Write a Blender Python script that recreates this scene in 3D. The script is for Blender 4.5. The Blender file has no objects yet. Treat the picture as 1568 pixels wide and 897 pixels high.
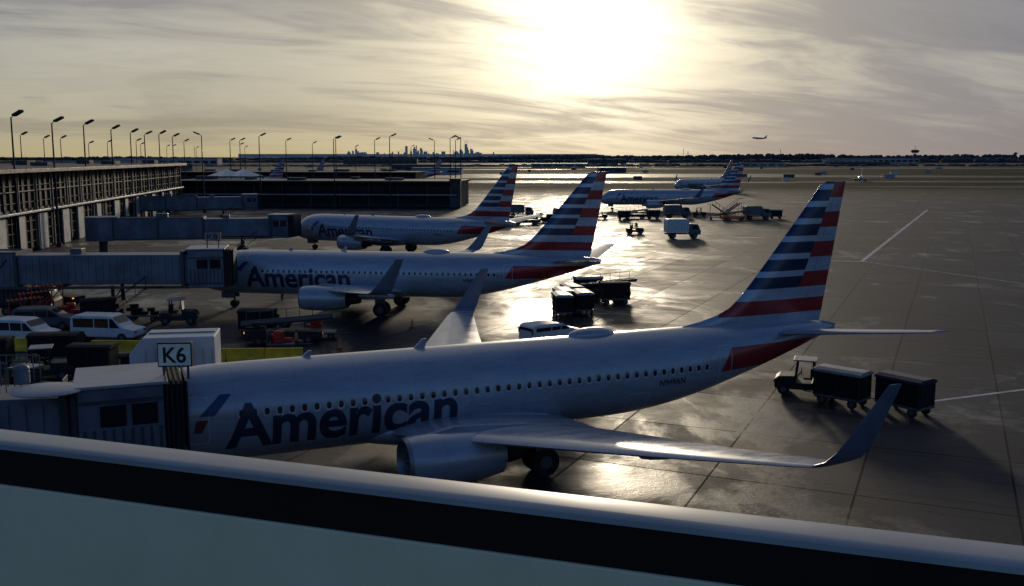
import bpy, bmesh, math, random
from mathutils import Vector, Matrix
random.seed(7)
R=math.radians
scene=bpy.context.scene
H=13.9
SUN_AZ=R(4.0); SUN_EL=R(8.5)
SUNV=Vector((math.sin(SUN_AZ)*math.cos(SUN_EL),math.cos(SUN_AZ)*math.cos(SUN_EL),math.sin(SUN_EL)))

# ------------------------------------------------------------ node helpers
class NT:
    def __init__(s,tree):
        s.t=tree; s.n=tree.nodes; s.l=tree.links
    def node(s,typ,**kw):
        n=s.n.new(typ)
        for k,v in kw.items(): setattr(n,k,v)
        return n
    def put(s,sock,v):
        if isinstance(v,bpy.types.NodeSocket): s.l.new(v,sock)
        elif v is not None: sock.default_value=v
    def m(s,op,a,b=None,c=None,clamp=False):
        n=s.node('ShaderNodeMath',operation=op,use_clamp=clamp)
        s.put(n.inputs[0],a)
        if b is not None: s.put(n.inputs[1],b)
        if c is not None: s.put(n.inputs[2],c)
        return n.outputs[0]
    def vm(s,op,a,b=None,out=0):
        n=s.node('ShaderNodeVectorMath',operation=op)
        s.put(n.inputs[0],a)
        if b is not None: s.put(n.inputs[1],b)
        return n.outputs[out]
    def sep(s,v):
        n=s.node('ShaderNodeSeparateXYZ'); s.put(n.inputs[0],v); return n.outputs
    def comb(s,x,y,z):
        n=s.node('ShaderNodeCombineXYZ')
        s.put(n.inputs[0],x); s.put(n.inputs[1],y); s.put(n.inputs[2],z); return n.outputs[0]
    def noise(s,v,scale,detail=4,rough=.5,dist=0):
        n=s.node('ShaderNodeTexNoise'); s.put(n.inputs['Vector'],v)
        n.inputs['Scale'].default_value=scale; n.inputs['Detail'].default_value=detail
        n.inputs['Roughness'].default_value=rough; n.inputs['Distortion'].default_value=dist
        return n.outputs['Fac']
    def ss(s,v,a,b,lo=0.,hi=1.):
        n=s.node('ShaderNodeMapRange',interpolation_type='SMOOTHSTEP')
        s.put(n.inputs[0],v); n.inputs[1].default_value=a; n.inputs[2].default_value=b
        n.inputs[3].default_value=lo; n.inputs[4].default_value=hi
        return n.outputs[0]
    def mix(s,f,a,b,blend='MIX'):
        n=s.node('ShaderNodeMix',data_type='RGBA',blend_type=blend)
        s.put(n.inputs[0],f)
        for i,v in ((6,a),(7,b)):
            if isinstance(v,tuple) and len(v)==3: v=v+(1,)
            s.put(n.inputs[i],v)
        return n.outputs[2]

def newmat(name):
    m=bpy.data.materials.new(name); m.use_nodes=True
    nt=NT(m.node_tree); b=m.node_tree.nodes['Principled BSDF']
    return m,nt,b
MATS={}
def mat(name,col,rough=.6,metal=0.,var=.15,scale=1.5,bump=0.,spec=.5,emit=None):
    if name in MATS: return MATS[name]
    m,nt,b=newmat(name)
    tc=nt.node('ShaderNodeTexCoord').outputs['Object']
    n1=nt.noise(tc,scale,3,.6)
    f=nt.ss(n1,.3,.7)
    c=nt.mix(f,tuple(x*(1-var) for x in col),tuple(min(1,x*(1+var)) for x in col))
    nt.put(b.inputs['Base Color'],c)
    nt.put(b.inputs['Roughness'],nt.ss(n1,.3,.7,max(0.02,rough-.08),min(1,rough+.08)))
    b.inputs['Metallic'].default_value=metal; b.inputs['Specular IOR Level'].default_value=spec
    if bump:
        bn=nt.node('ShaderNodeBump'); bn.inputs['Strength'].default_value=bump; bn.inputs['Distance'].default_value=.02
        nt.put(bn.inputs['Height'],nt.noise(tc,scale*6,3)); nt.put(b.inputs['Normal'],bn.outputs[0])
    if emit:
        b.inputs['Emission Color'].default_value=emit[0]+(1,); b.inputs['Emission Strength'].default_value=emit[1]
    MATS[name]=m; return m

# ------------------------------------------------------------ mesh helpers
def link(o,parent=None):
    scene.collection.objects.link(o)
    if parent: o.parent=parent
    return o
def empty(name,loc=(0,0,0),yaw=0.):
    e=bpy.data.objects.new(name,None); e.location=loc; e.rotation_euler=(0,0,yaw); e.empty_display_size=.5
    return link(e)
class MB:
    def __init__(s): s.bm=bmesh.new()
    def box(s,c,sz,rz=0.,ry=0.,rx=0.):
        M=Matrix.Translation(c)@Matrix.Rotation(rz,4,'Z')@Matrix.Rotation(ry,4,'Y')@Matrix.Rotation(rx,4,'X')@Matrix.Diagonal((sz[0],sz[1],sz[2],1))
        bmesh.ops.create_cube(s.bm,size=1,matrix=M); return s
    def cyl(s,c,r,h,axis='Z',seg=16,r2=None):
        M=Matrix.Translation(c)
        if axis=='X': M=M@Matrix.Rotation(R(90),4,'Y')
        if axis=='Y': M=M@Matrix.Rotation(R(90),4,'X')
        bmesh.ops.create_cone(s.bm,cap_ends=True,cap_tris=False,segments=seg,radius1=r,radius2=r if r2 is None else r2,depth=h,matrix=M); return s
    def ball(s,c,sz,seg=16,rings=10):
        bmesh.ops.create_uvsphere(s.bm,u_segments=seg,v_segments=rings,radius=1,matrix=Matrix.Translation(c)@Matrix.Diagonal((sz[0],sz[1],sz[2],1))); return s
    def prism(s,pts,y0,y1):
        a=[s.bm.verts.new((x,y0,z)) for x,z in pts]; b=[s.bm.verts.new((x,y1,z)) for x,z in pts]
        s.bm.faces.new(a); s.bm.faces.new(list(reversed(b)))
        n=len(pts)
        for i in range(n): s.bm.faces.new((a[i],b[i],b[(i+1)%n],a[(i+1)%n]))
        return s
    def rod(s,p,q,r,seg=8):
        p=Vector(p);q=Vector(q);d=q-p
        M=Matrix.Translation((p+q)/2)@d.to_track_quat('Z','Y').to_matrix().to_4x4()
        bmesh.ops.create_cone(s.bm,cap_ends=True,segments=seg,radius1=r,radius2=r,depth=d.length,matrix=M); return s
    def loft(s,rings,cap=True):
        vs=[[s.bm.verts.new(p) for p in r] for r in rings]
        n=len(vs[0])
        for a,b in zip(vs,vs[1:]):
            for i in range(n): s.bm.faces.new((a[i],a[(i+1)%n],b[(i+1)%n],b[i]))
        if cap:
            s.bm.faces.new(list(reversed(vs[0]))); s.bm.faces.new(vs[-1])
        return s
    def mesh(s,name,mt,smooth=False):
        bmesh.ops.recalc_face_normals(s.bm,faces=s.bm.faces)
        me=bpy.data.meshes.new(name); s.bm.to_mesh(me); s.bm.free()
        me.materials.append(mt)
        if smooth:
            me.polygons.foreach_set('use_smooth',[True]*len(me.polygons))
            try: me.set_sharp_from_angle(angle=R(40))
            except Exception: pass
        return me
    def done(s,name,mt,parent=None,bevel=0.,smooth=False,loc=None,yaw=0.):
        o=bpy.data.objects.new(name,s.mesh(name,mt,smooth)); link(o,parent)
        if loc: o.location=loc
        o.rotation_euler=(0,0,yaw)
        if bevel:
            b=o.modifiers.new('bevel','BEVEL'); b.width=bevel; b.segments=2; b.limit_method='ANGLE'
        return o
def textmesh(txt,w,h,capref='A',bold=.012):
    def mk(t):
        c=bpy.data.curves.new('t','FONT'); c.body=t; c.size=1; c.offset=bold; c.resolution_u=6
        o=bpy.data.objects.new('t',c); scene.collection.objects.link(o)
        dg=bpy.context.evaluated_depsgraph_get(); me=bpy.data.meshes.new_from_object(o.evaluated_get(dg))
        bpy.data.objects.remove(o); return me
    cap=mk(capref); ch=max(v.co.y for v in cap.vertices)
    me=mk(txt); xs=[v.co.x for v in me.vertices]; x0,x1=min(xs),max(xs)
    for v in me.vertices: v.co.x=(v.co.x-x0)/(x1-x0)*w; v.co.y=v.co.y/ch*h
    return me

# ------------------------------------------------------------ materials
M_white=mat('white_paint',(.6,.61,.62),.4,0,.08)
M_offw=mat('off_white_panel',(.28,.30,.33),.5,0,.25,.6)
M_dark=mat('dark_metal',(.022,.023,.026),.6,.1,.15,1.5,0,.3)
M_black=mat('rubber',(.013,.013,.014),.8)
M_glass=mat('dark_glass',(.012,.015,.02),.1,0,.1)
M_dglass=mat('terminal_glazing',(.015,.016,.02),.55,0,.5,.4,0,.06)
M_grey=mat('grey_metal',(.10,.105,.12),.5,.3)
M_steel=mat('bare_steel',(.25,.26,.28),.4,.7)
M_bridge=mat('jet_bridge_paint',(.125,.14,.18),.55,0,.35,.5,.1)
M_bridge_d=mat('jet_bridge_dark',(.04,.048,.06),.5,0,.2)
M_yel=mat('yellow_paint',(.92,.50,.012),.6,0,.2)
M_org=mat('orange_paint',(.75,.17,.03),.5)
M_red=mat('red_paint',(.45,.03,.02),.5)
M_blue=mat('blue_tarpaulin',(.012,.016,.045),.6,0,.3,2,.3)
M_tarp=mat('grey_tarpaulin',(.28,.29,.30),.55,0,.25,2,.4)
M_dtarp=mat('dark_curtain',(.011,.012,.014),.8,0,.3,3,.4,.2)
M_amber=mat('amber_lamp',(.8,.25,.02),.3,emit=((1,.35,.05),1.2))
M_navy=mat('navy_lettering',(.020,.026,.055),.4,0,.1)
M_line=mat('pavement_paint',(.42,.42,.42),.6,0,.5,1.2)
M_concb=mat('concrete_wall',(.06,.062,.065),.85,0,.35,.4)
M_frame=mat('facade_frame',(.13,.135,.14),.7,0,.3,.4)
M_pale=mat('pale_facade_panel',(.42,.45,.49),.6,0,.2,.3)

def stripes(nt,x,z,body=False):
    gt=lambda a,b: nt.m('GREATER_THAN',a,b)
    lt=lambda a,b: nt.m('LESS_THAN',a,b)
    mul=lambda a,b: nt.m('MULTIPLY',a,b)
    if body:
        xe=nt.m('ADD',29.9,nt.m('MULTIPLY',nt.m('SUBTRACT',z,3.3),.55))
        red=mul(gt(x,xe),mul(gt(z,3.3),lt(z,4.45)))
        return red,None
    xs=nt.m('ADD',35.6,mul(nt.m('SUBTRACT',z,7.1),.40))
    up=gt(z,7.1)
    zz=nt.m('SUBTRACT',z,7.1)
    rstr=mul(up,lt(nt.m('FRACT',nt.m('DIVIDE',zz,1.56)),.52))
    bstr=mul(up,lt(nt.m('FRACT',nt.m('DIVIDE',zz,.90)),.66))
    isr=gt(x,xs)
    base=mul(mul(gt(z,5.75),lt(z,6.5)),gt(x,nt.m('ADD',30.6,mul(nt.m('SUBTRACT',z,5.75),.9))))
    red=nt.m('ADD',mul(rstr,isr),base,clamp=True)
    blue=mul(bstr,nt.m('SUBTRACT',1.,isr))
    return red,blue
def aircraft_mat(name,kind):
    m,nt,b=newmat(name)
    tc=nt.node('ShaderNodeTexCoord').outputs['Object']; s=nt.sep(tc); x,z=s[0],s[2]
    streak=nt.noise(nt.vm('MULTIPLY',tc,(.35,1.,2.2)),1.2,4,.65)
    base=nt.mix(nt.ss(streak,.3,.75),(.33,.355,.42),(.41,.435,.49))
    seam=nt.m('LESS_THAN',nt.m('ABSOLUTE',nt.m('SUBTRACT',nt.m('FRACT',nt.m('DIVIDE',x,2.54)),.5)),.005)
    base=nt.mix(nt.m('MULTIPLY',seam,.45),base,(.15,.15,.17))
    REDC=(.34,.026,.028); BLUC=(.012,.022,.07)
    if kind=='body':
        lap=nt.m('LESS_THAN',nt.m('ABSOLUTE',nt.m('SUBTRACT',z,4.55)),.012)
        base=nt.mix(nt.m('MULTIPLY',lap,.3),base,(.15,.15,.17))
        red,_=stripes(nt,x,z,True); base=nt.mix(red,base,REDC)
        belly_dark=nt.m('MULTIPLY',nt.ss(z,2.8,1.3),nt.ss(streak,.35,.7))  # streaky darkening towards the belly
        base=nt.mix(nt.m('MULTIPLY',belly_dark,.65),base,(.10,.10,.11))
    elif kind=='fin':
        base=nt.mix(1.,base,(1.15,1.15,1.15),'MULTIPLY')
        red,blue=stripes(nt,x,z); base=nt.mix(red,base,REDC); base=nt.mix(blue,base,BLUC)
        hinge=nt.m('LESS_THAN',nt.m('ABSOLUTE',nt.m('SUBTRACT',x,nt.m('ADD',36.0,nt.m('MULTIPLY',nt.m('SUBTRACT',z,5.8),.29)))),.025)
        base=nt.mix(nt.m('MULTIPLY',hinge,.5),base,(.05,.05,.06))
    nt.put(b.inputs['Base Color'],base)
    nt.put(b.inputs['Roughness'],nt.ss(streak,.3,.7,.22,.36))
    b.inputs['Metallic'].default_value=.25
    b.inputs['Coat Weight'].default_value=.4; b.inputs['Coat Roughness'].default_value=.12
    return m
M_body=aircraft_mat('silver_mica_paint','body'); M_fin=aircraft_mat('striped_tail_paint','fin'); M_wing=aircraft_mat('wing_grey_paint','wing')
M_blade=mat('winglet_grey',(.12,.14,.19),.35,0,.1)

# ------------------------------------------------------------ aircraft meshes
ST=[(0,.03,2.85,2.72),(.12,.25,3.05,2.5),(.4,.55,3.32,2.25),(.9,.9,3.65,1.95),(1.5,1.18,3.98,1.72),(2.1,1.38,4.42,1.56),(2.8,1.56,4.92,1.45),(3.6,1.7,5.2,1.38),
    (5,1.84,5.37,1.33),(6.5,1.88,5.4,1.32),(12,1.88,5.4,1.32),(18,1.88,5.4,1.32),(24,1.88,5.4,1.32),(26,1.86,5.4,1.42),(28,1.78,5.4,1.72),(30,1.62,5.4,2.17),(32,1.38,5.39,2.73),
    (34,1.06,5.36,3.32),(36,.66,5.27,3.95),(37.2,.4,5.14,4.36),(38,.2,4.98,4.62)]
def fus(x):
    x=max(0,min(38,x))
    for a,b in zip(ST,ST[1:]):
        if x<=b[0]:
            t=(x-a[0])/(b[0]-a[0]); return tuple(a[i]+(b[i]-a[i])*t for i in (1,2,3))
    return ST[-1][1:]
def fuss(x):
    k=[fus(x+d) for d in (-.6,-.3,0,.3,.6)] if 3<x<37.4 else [fus(x)]
    return tuple(sum(c[i] for c in k)/len(k) for i in range(3))
def side(x,z,off=0.,sgn=-1):
    hw,zt,zb=fuss(x); zc=(zt+zb)/2; hz=(zt-zb)/2
    q=max(-1,min(1,(z-zc)/hz)); return sgn*(hw*math.sqrt(max(0,1-q*q))+off)
def airfoil(n=9):
    up=[];lo=[]
    for i in range(n+1):
        t=(1-math.cos(math.pi*i/n))/2
        th=5*(.2969*math.sqrt(t)-.126*t-.3516*t*t+.2843*t**3-.1036*t**4)
        up.append((t,th)); lo.append((t,-th*.8))
    return up+lo[-2:0:-1]
AF=airfoil()
def wingmb(mb,secs,sgn):
    rings=[]
    for (lx,y,z,ch,tk,cant) in secs:
        ny,nz=-math.sin(cant),math.cos(cant)
        rings.append([(lx+t*ch,sgn*(y+ny*h*tk*ch),z+nz*h*tk*ch) for t,h in AF])
    mb.loft(rings)
def conform(mb,x0,x1,z0,z1,off,hole=None,n=24,rad=.12,sgn=-1):
    def rr(x0,x1,z0,z1,rad):
        p=[];k=n//4
        for cx,cz,a0 in ((x1-rad,z1-rad,0),(x0+rad,z1-rad,90),(x0+rad,z0+rad,180),(x1-rad,z0+rad,270)):
            for i in range(k):
                a=R(a0+90*i/(k-1)); p.append((cx+rad*math.cos(a),cz+rad*math.sin(a)))
        q=[]
        for a,b in zip(p,p[1:]+p[:1]):
            L=math.hypot(b[0]-a[0],b[1]-a[1]); m=max(1,int((L+1e-6)/.2))
            for j in range(m): q.append((a[0]+(b[0]-a[0])*j/m,a[1]+(b[1]-a[1])*j/m))
        return q
    o=rr(x0,x1,z0,z1,rad)
    P=lambda x,z: mb.bm.verts.new((x,side(x,z,off,sgn),z))
    if hole:
        cx,cz=(x0+x1)/2,(z0+z1)/2; sx=(x1-x0-2*hole)/(x1-x0); sz=(z1-z0-2*hole)/(z1-z0)
        a=[P(x,z) for x,z in o]; b=[P(cx+(x-cx)*sx,cz+(z-cz)*sz) for x,z in o]
        for i in range(len(o)):
            j=(i+1)%len(o); mb.bm.faces.new((a[i],a[j],b[j],b[i]))
    else:
        c=P((x0+x1)/2,(z0+z1)/2); a=[P(x,z) for x,z in o]
        for i in range(len(o)): mb.bm.faces.new((a[i],a[(i+1)%len(o)],c))

PARTS=[]
mb=MB(); rings=[]
xs=[0,.05,.12,.25,.4,.65,.9,1.2,1.5,1.8,2.1,2.45,2.8,3.2,3.6]+[4+.75*i for i in range(45)]+[37.2,37.6,38]
for x in xs:
    hw,zt,zb=fuss(x); zc=(zt+zb)/2; hz=(zt-zb)/2
    rings.append([(x,hw*math.sin(2*math.pi*k/48),zc+hz*math.cos(2*math.pi*k/48)) for k in range(48)])
mb.loft(rings); PARTS.append(mb.mesh('fuselage',M_body,True))
mb=MB(); mb.ball((16.6,0,1.95),(5.6,2.1,.98),32,16); mb.ball((23.4,0,5.38),(1.25,.5,.36),24,12)
mb.prism([(14.4,5.35),(14.95,5.35),(15.05,5.8),(14.85,5.8)],-.03,.03)
mb.prism([(9.4,5.35),(9.8,5.35),(9.85,5.65),(9.7,5.65)],-.03,.03)
mb.prism([(36.9,4.45),(38.1,4.6),(38.2,5.0),(37.3,5.2)],-.16,.16)
PARTS.append(mb.mesh('belly_fairing_and_antennas',M_wing,True))
mb=MB()
for sg in (-1,1):
    c=R(6)
    wingmb(mb,[(12.7,1.2,1.95,8.4,.13,c),(15.2,5.8,2.55,5.4,.11,c),(19.3,12.5,3.35,3.1,.1,R(8)),(21.95,16.8,3.92,1.75,.09,R(9)),(22.35,17.3,4.0,1.6,.09,R(20))],sg)
    wingmb(mb,[(33.4,.3,4.75,4.0,.09,R(7)),(37.6,7.4,5.7,1.45,.09,R(7))],sg)
    for yy,x0,z0 in ((3.9,18.2,2.05),(8.2,19.3,2.6),(11.2,20.2,2.98)):
        mb.ball((x0+.9,sg*yy,z0-.05),(1.55,.16,.24),12,8)
PARTS.append(mb.mesh('wings_and_stabilisers',M_wing,True))
mb=MB()
for sg in (-1,1):
    wingmb(mb,[(22.35,17.3,4.0,1.6,.09,R(20)),(22.65,17.55,4.17,1.5,.08,R(45)),(23.0,17.7,4.5,1.35,.08,R(65)),(23.65,17.85,5.3,1.05,.08,R(78)),(24.7,18.05,6.65,.55,.08,R(80))],sg)
PARTS.append(mb.mesh('winglets',M_blade,True))
mb=MB(); rings=[]
FL=[(5.2,27.6,37.2,.2),(5.42,28.6,37.25,.2),(5.6,29.6,37.3,.22),(5.85,30.6,37.35,.24),(6.2,31.4,37.4,.27),(6.7,32.0,37.5,.3),(7.5,32.75,37.65,.3),(9,34.05,37.95,.25),(11,35.75,38.3,.18),(12.4,36.9,38.55,.13),(12.62,37.3,38.6,.06)]
for z,l,t,th in FL: rings.append([(l+u*(t-l),h*th*2,z) for u,h in [(a,(b if b>=0 else b/.8)) for a,b in AF]])
mb.loft(rings); PARTS.append(mb.mesh('striped_fin',M_fin,True))
mb=MB(); mi=MB(); ms=MB(); ml=MB()
EX=.4; EZ=1.72
for sg in (-1,1):
    C=lambda px,r:[(px+EX,sg*4.83+1.03*r*math.sin(a),EZ+(r*math.cos(a) if math.cos(a)>0 else max(r*math.cos(a),-r*.93))) for a in [2*math.pi*k/36 for k in range(36)]]
    mb.loft([C(px,r) for px,r in [(12.2,1.03),(12.5,1.08),(13.1,1.12),(14.3,1.12),(15.4,1.03),(16.2,.88),(16.25,.8),(15.5,.78)]],False)
    ml.loft([C(px,r) for px,r in [(12.75,.80),(12.2,.84),(12.03,.9),(12.05,.97),(12.2,1.031)]],False)
    mi.cyl((12.6+EX,sg*4.83,EZ),.8,.1,'X',32); ms.cyl((12.35+EX,sg*4.83,EZ),.02,.5,'X',16,.28)
    mi.cyl((16.6+EX,sg*4.83,EZ),.64,1.5,'X',24,.38)
    mb.prism([(12.9+EX,2.75),(14.2+EX,3.02),(17.5+EX,2.8),(17.8,2.45),(15.5,2.3)],sg*4.83-.14,sg*4.83+.14)
PARTS.append(mb.mesh('engine_nacelles',M_wing,True)); PARTS.append(mi.mesh('fan_and_exhaust',M_dark,True)); PARTS.append(ms.mesh('spinners',M_grey,True)); PARTS.append(ml.mesh('inlet_lips',M_steel,True))
mb=MB(); ms=MB()
for sg in (-1,1):
    for d in (-.43,.43):
        mb.cyl((19.2,sg*3.3+d,.64),.64,.4,'Y',24); ms.cyl((19.2,sg*3.3+d,.64),.29,.43,'Y',16)
    ms.rod((19.2,sg*3.3,.5),(19.2,sg*3.3,2.4),.13); ms.rod((19.2,sg*3.3,1.1),(19.3,sg*1.5,1.9),.08); ms.box((19.2,sg*3.85,1.65),(.9,.05,1.1))
for d in (-.2,.2): mb.cyl((4.0,d,.34),.34,.2,'Y',20)
ms.rod((4,0,.3),(4,0,1.7),.1); ms.box((3.6,.5,1.2),(1.3,.04,.6)); ms.box((3.6,-.5,1.2),(1.3,.04,.6))
PARTS.append(mb.mesh('tyres',M_black,True)); PARTS.append(ms.mesh('landing_gear',M_grey,True))
mf=MB(); mg=MB(); md=MB()
for sg in (-1,1):
    for i in range(50):
        xx=6.6+.508*i
        if xx>29.3: continue
        conform(mf,xx-.16,xx+.16,3.42,3.86,.01,rad=.13,n=16,sgn=sg)
        conform(mg,xx-.10,xx+.10,3.50,3.79,.016,rad=.095,n=16,sgn=sg)
    conform(md,29.75,30.55,2.75,4.6,.008,hole=.035,sgn=sg)
    conform(md,4.5,5.35,2.5,4.4,.008,hole=.035,sgn=sg)
    for xx in (16.0,17.15): conform(md,xx-.3,xx+.3,3.0,4.12,.008,hole=.03,sgn=sg)
    conform(md,9.4,10.7,1.75,2.6,.008,hole=.025,sgn=sg); conform(md,24.5,25.7,1.9,2.7,.008,hole=.025,sgn=sg)
PARTS.append(mf.mesh('window_frames',mat('window_frame',(.46,.49,.55),.5),True)); PARTS.append(mg.mesh('window_panes',M_glass,True)); PARTS.append(md.mesh('door_outlines',mat('door_outline',(.58,.61,.66),.5),True))
mb=MB()
for sg in (-1,1):
    for i in range(3):
        a0=.12+.62*i
        q=[]
        for (xx,ang) in ((1.75+.12*i,a0),(2.45+.15*i,a0+.05),(2.45+.15*i,a0+.55),(1.75+.12*i,a0+.5)):
            hw,zt,zb=fuss(xx); zc=(zt+zb)/2; hz=(zt-zb)/2
            q.append(mb.bm.verts.new((xx,sg*(hw+.015)*math.sin(ang),zc+(hz+.015)*math.cos(ang))))
        mb.bm.faces.new(q)
PARTS.append(mb.mesh('cockpit_windows',M_glass))
def wrap(me,x0,z0,off,name,mt,step=.16,sgn=-1):
    bm=bmesh.new(); bm.from_mesh(me)
    zs=[v.co.y for v in bm.verts]; a=min(zs)+step
    while a<max(zs):
        bmesh.ops.bisect_plane(bm,geom=bm.verts[:]+bm.edges[:]+bm.faces[:],plane_co=(0,a,0),plane_no=(0,1,0)); a+=step
    for v in bm.verts:
        X=x0+v.co.x; Z=z0+v.co.y; v.co=Vector((X,side(X,Z,off,sgn),Z))
    bmesh.ops.triangulate(bm,faces=bm.faces)
    bm.to_mesh(me); bm.free(); me.name=name; me.materials.clear(); me.materials.append(mt); return me
PARTS.append(wrap(textmesh('American',9.9,1.85,bold=.024),5.95,2.2,.022,'airline_title',M_navy))
PARTS.append(wrap(textmesh('N949AN',1.5,.32,'N'),26.2,2.95,.01,'registration',M_navy,.1))
mb=MB()
v=[mb.bm.verts.new(p) for p in ((0,0,0),(.6,0,0),(1.3,.8,0),(.85,.8,0))]; mb.bm.faces.new(v); me=mb.mesh('fb',M_navy); PARTS.append(wrap(me,4.95,3.65,.026,'flight_symbol_blue',mat('symbol_blue',(.012,.045,.18),.4)))
mb=MB(); v=[mb.bm.verts.new(p) for p in ((0,0,0),(.45,0,0),(.2,-.5,0),(-.1,-.5,0))]; mb.bm.faces.new(v); me=mb.mesh('fr',M_navy); PARTS.append(wrap(me,4.85,3.5,.026,'flight_symbol_red',mat('symbol_red',(.16,.022,.03),.4)))

def airliner(loc,yaw,scale=1.,pitch=0.,skip=()):
    e=empty('airliner',loc,yaw); e.rotation_euler=(0,pitch,yaw); e.scale=(scale,)*3
    for me in PARTS:
        if me.name in skip: continue
        link(bpy.data.objects.new(me.name.split('.')[0],me),e)
    return e
airliner((-17.7,37.9,0),.4027)
airliner((-29.9,92.1,0),-.1563)
airliner((-33.6,152.,0),-.47)
airliner((22.5,262,0),-.02)
airliner((63,385,0),.75)
airliner((-128,395,0),.5)
airliner((-118,470,0),.9)
airliner((-78,560,0),.1)
airliner((600,2500,58),.1,1.,R(4),skip=('tyres','landing_gear'))
airliner((196,560,0),R(88)-.35,.62)

# ------------------------------------------------------------ ground
def ground():
    m,nt,b=newmat('wet_apron_concrete')
    tc=nt.node('ShaderNodeTexCoord').outputs['Object']; s=nt.sep(tc)
    n_mid=nt.noise(tc,.3,6,.68); n_f=nt.noise(tc,5,4,.7)
    rot=nt.node('ShaderNodeVectorRotate'); rot.inputs['Angle'].default_value=R(24); nt.put(rot.inputs['Vector'],tc)
    rs=nt.sep(rot.outputs[0])
    def jl(c,p,w): return nt.m('LESS_THAN',nt.m('ABSOLUTE',nt.m('SUBTRACT',nt.m('FRACT',nt.m('DIVIDE',c,p)),.5)),w)
    joint=nt.m('MAXIMUM',jl(rs[0],6.1,.008),jl(rs[1],7.6,.007))
    cell=nt.comb(nt.m('FLOOR',nt.m('ADD',nt.m('DIVIDE',rs[0],6.1),.5)),nt.m('FLOOR',nt.m('ADD',nt.m('DIVIDE',rs[1],7.6),.5)),0.)
    wn=nt.node('ShaderNodeTexWhiteNoise'); nt.put(wn.inputs['Vector'],cell); slab=wn.outputs['Value']
    conc=nt.mix(nt.ss(n_mid,.3,.7),(.024,.025,.030),(.060,.062,.070))
    conc=nt.mix(nt.m('MULTIPLY',slab,.45),conc,(.018,.019,.022))
    conc=nt.mix(nt.ss(n_f,.5,.75,0,.4),conc,(.014,.014,.016))
    st=nt.noise(nt.vm('MULTIPLY',rot.outputs[0],(.05,1.3,1)),1.,4,.6,.3)
    conc=nt.mix(nt.ss(st,.52,.68,0,.7),conc,(.012,.012,.014))
    conc=nt.mix(nt.m('MULTIPLY',joint,.85),conc,(.006,.006,.006))
    far=nt.ss(s[1],300,460)
    gb=nt.noise(nt.vm('MULTIPLY',tc,(.0012,.0075,1)),1.,3,.6,.3)
    grass=nt.m('MULTIPLY',far,nt.ss(gb,.46,.48))
    gcol=nt.mix(n_mid,(.035,.038,.02),(.075,.065,.04))
    nt.put(b.inputs['Base Color'],nt.mix(grass,conc,gcol))
    wn2=nt.noise(nt.vm('MULTIPLY',tc,(.13,.09,1)),1.,6,.66,.7)
    # low spots of the apron where rain water collects
    def low(cx,cy,rx,ry,a):
        dx=nt.m('DIVIDE',nt.m('SUBTRACT',s[0],cx),rx); dy=nt.m('DIVIDE',nt.m('SUBTRACT',s[1],cy),ry)
        q=nt.m('ADD',nt.m('MULTIPLY',dx,dx),nt.m('MULTIPLY',dy,dy)); return nt.m('MULTIPLY',nt.ss(q,1.,0.),a)
    bias=nt.m('ADD',nt.m('ADD',low(4.6,42.5,5,6,.15),low(11.5,50.5,3.5,4,.13)),nt.m('ADD',low(1,90,13,14,.10),low(16,165,12,30,.06)))
    bias=nt.m('SUBTRACT',bias,nt.ss(s[0],12,26,0,.07))
    wn2=nt.m('ADD',wn2,bias)
    wet=nt.ss(wn2,.48,.62)
    puddle=nt.ss(wn2,.62,.67)
    rgh=nt.m('ADD',.62,nt.m('MULTIPLY',nt.m('SUBTRACT',n_mid,.5),.55))
    rgh=nt.m('ADD',rgh,nt.m('MULTIPLY',nt.m('SUBTRACT',slab,.5),.14))
    rgh=nt.m('SUBTRACT',rgh,nt.m('MULTIPLY',wet,.22)); rgh=nt.m('SUBTRACT',rgh,nt.m('MULTIPLY',puddle,.12))
    rgh=nt.m('ADD',rgh,nt.m('MULTIPLY',joint,.3))
    rgh=nt.m('ADD',nt.m('MULTIPLY',rgh,nt.m('SUBTRACT',1.,grass)),grass,clamp=True)
    nt.put(b.inputs['Roughness'],rgh)
    spec=nt.m('ADD',.11,nt.m('MULTIPLY',wet,.34))
    nt.put(b.inputs['Specular IOR Level'],nt.m('MULTIPLY',nt.m('SUBTRACT',1.,nt.m('MULTIPLY',grass,.95)),spec))
    bn=nt.node('ShaderNodeBump'); bn.inputs['Strength'].default_value=.4; bn.inputs['Distance'].default_value=.025
    nt.put(bn.inputs['Height'],nt.m('ADD',n_f,n_mid)); nt.put(b.inputs['Normal'],bn.outputs[0])
    mb=MB(); S=40000
    v=[mb.bm.verts.new(p) for p in ((-S,-500,0),(S,-500,0),(S,S,0),(-S,S,0))]; mb.bm.faces.new(v)
    mb.done('ground',m)
ground()
mb=MB()
def line(p,q,w=.3,z=.006):
    p=Vector(p);q=Vector(q);d=(q-p).normalized();n=Vector((-d.y,d.x))*w/2
    v=[mb.bm.verts.new((a.x,a.y,z)) for a in (p-n,q-n,q+n,p+n)]; mb.bm.faces.new(v)
line((47,132),(110,262),.5); line((42,133),(47.6,131.5),.5); line((47.5,131),(64,90),.22); line((24.1,55.3),(34,59.5),.28)
line((10,122),(20,84),.14); line((5,88),(15.5,86),.22); line((13,138),(17.5,135),1.0); line((47,190),(54,188),.7); line((38,172),(44,171),1.0)
line((16,300),(30,230),.3); line((70,215),(120,212),.4)
for i in range(6): line((-2+.3*i,120+9*i),(-1.4+.3*i,124+9*i),.3)
mb.done('pavement_markings',M_line)

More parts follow.
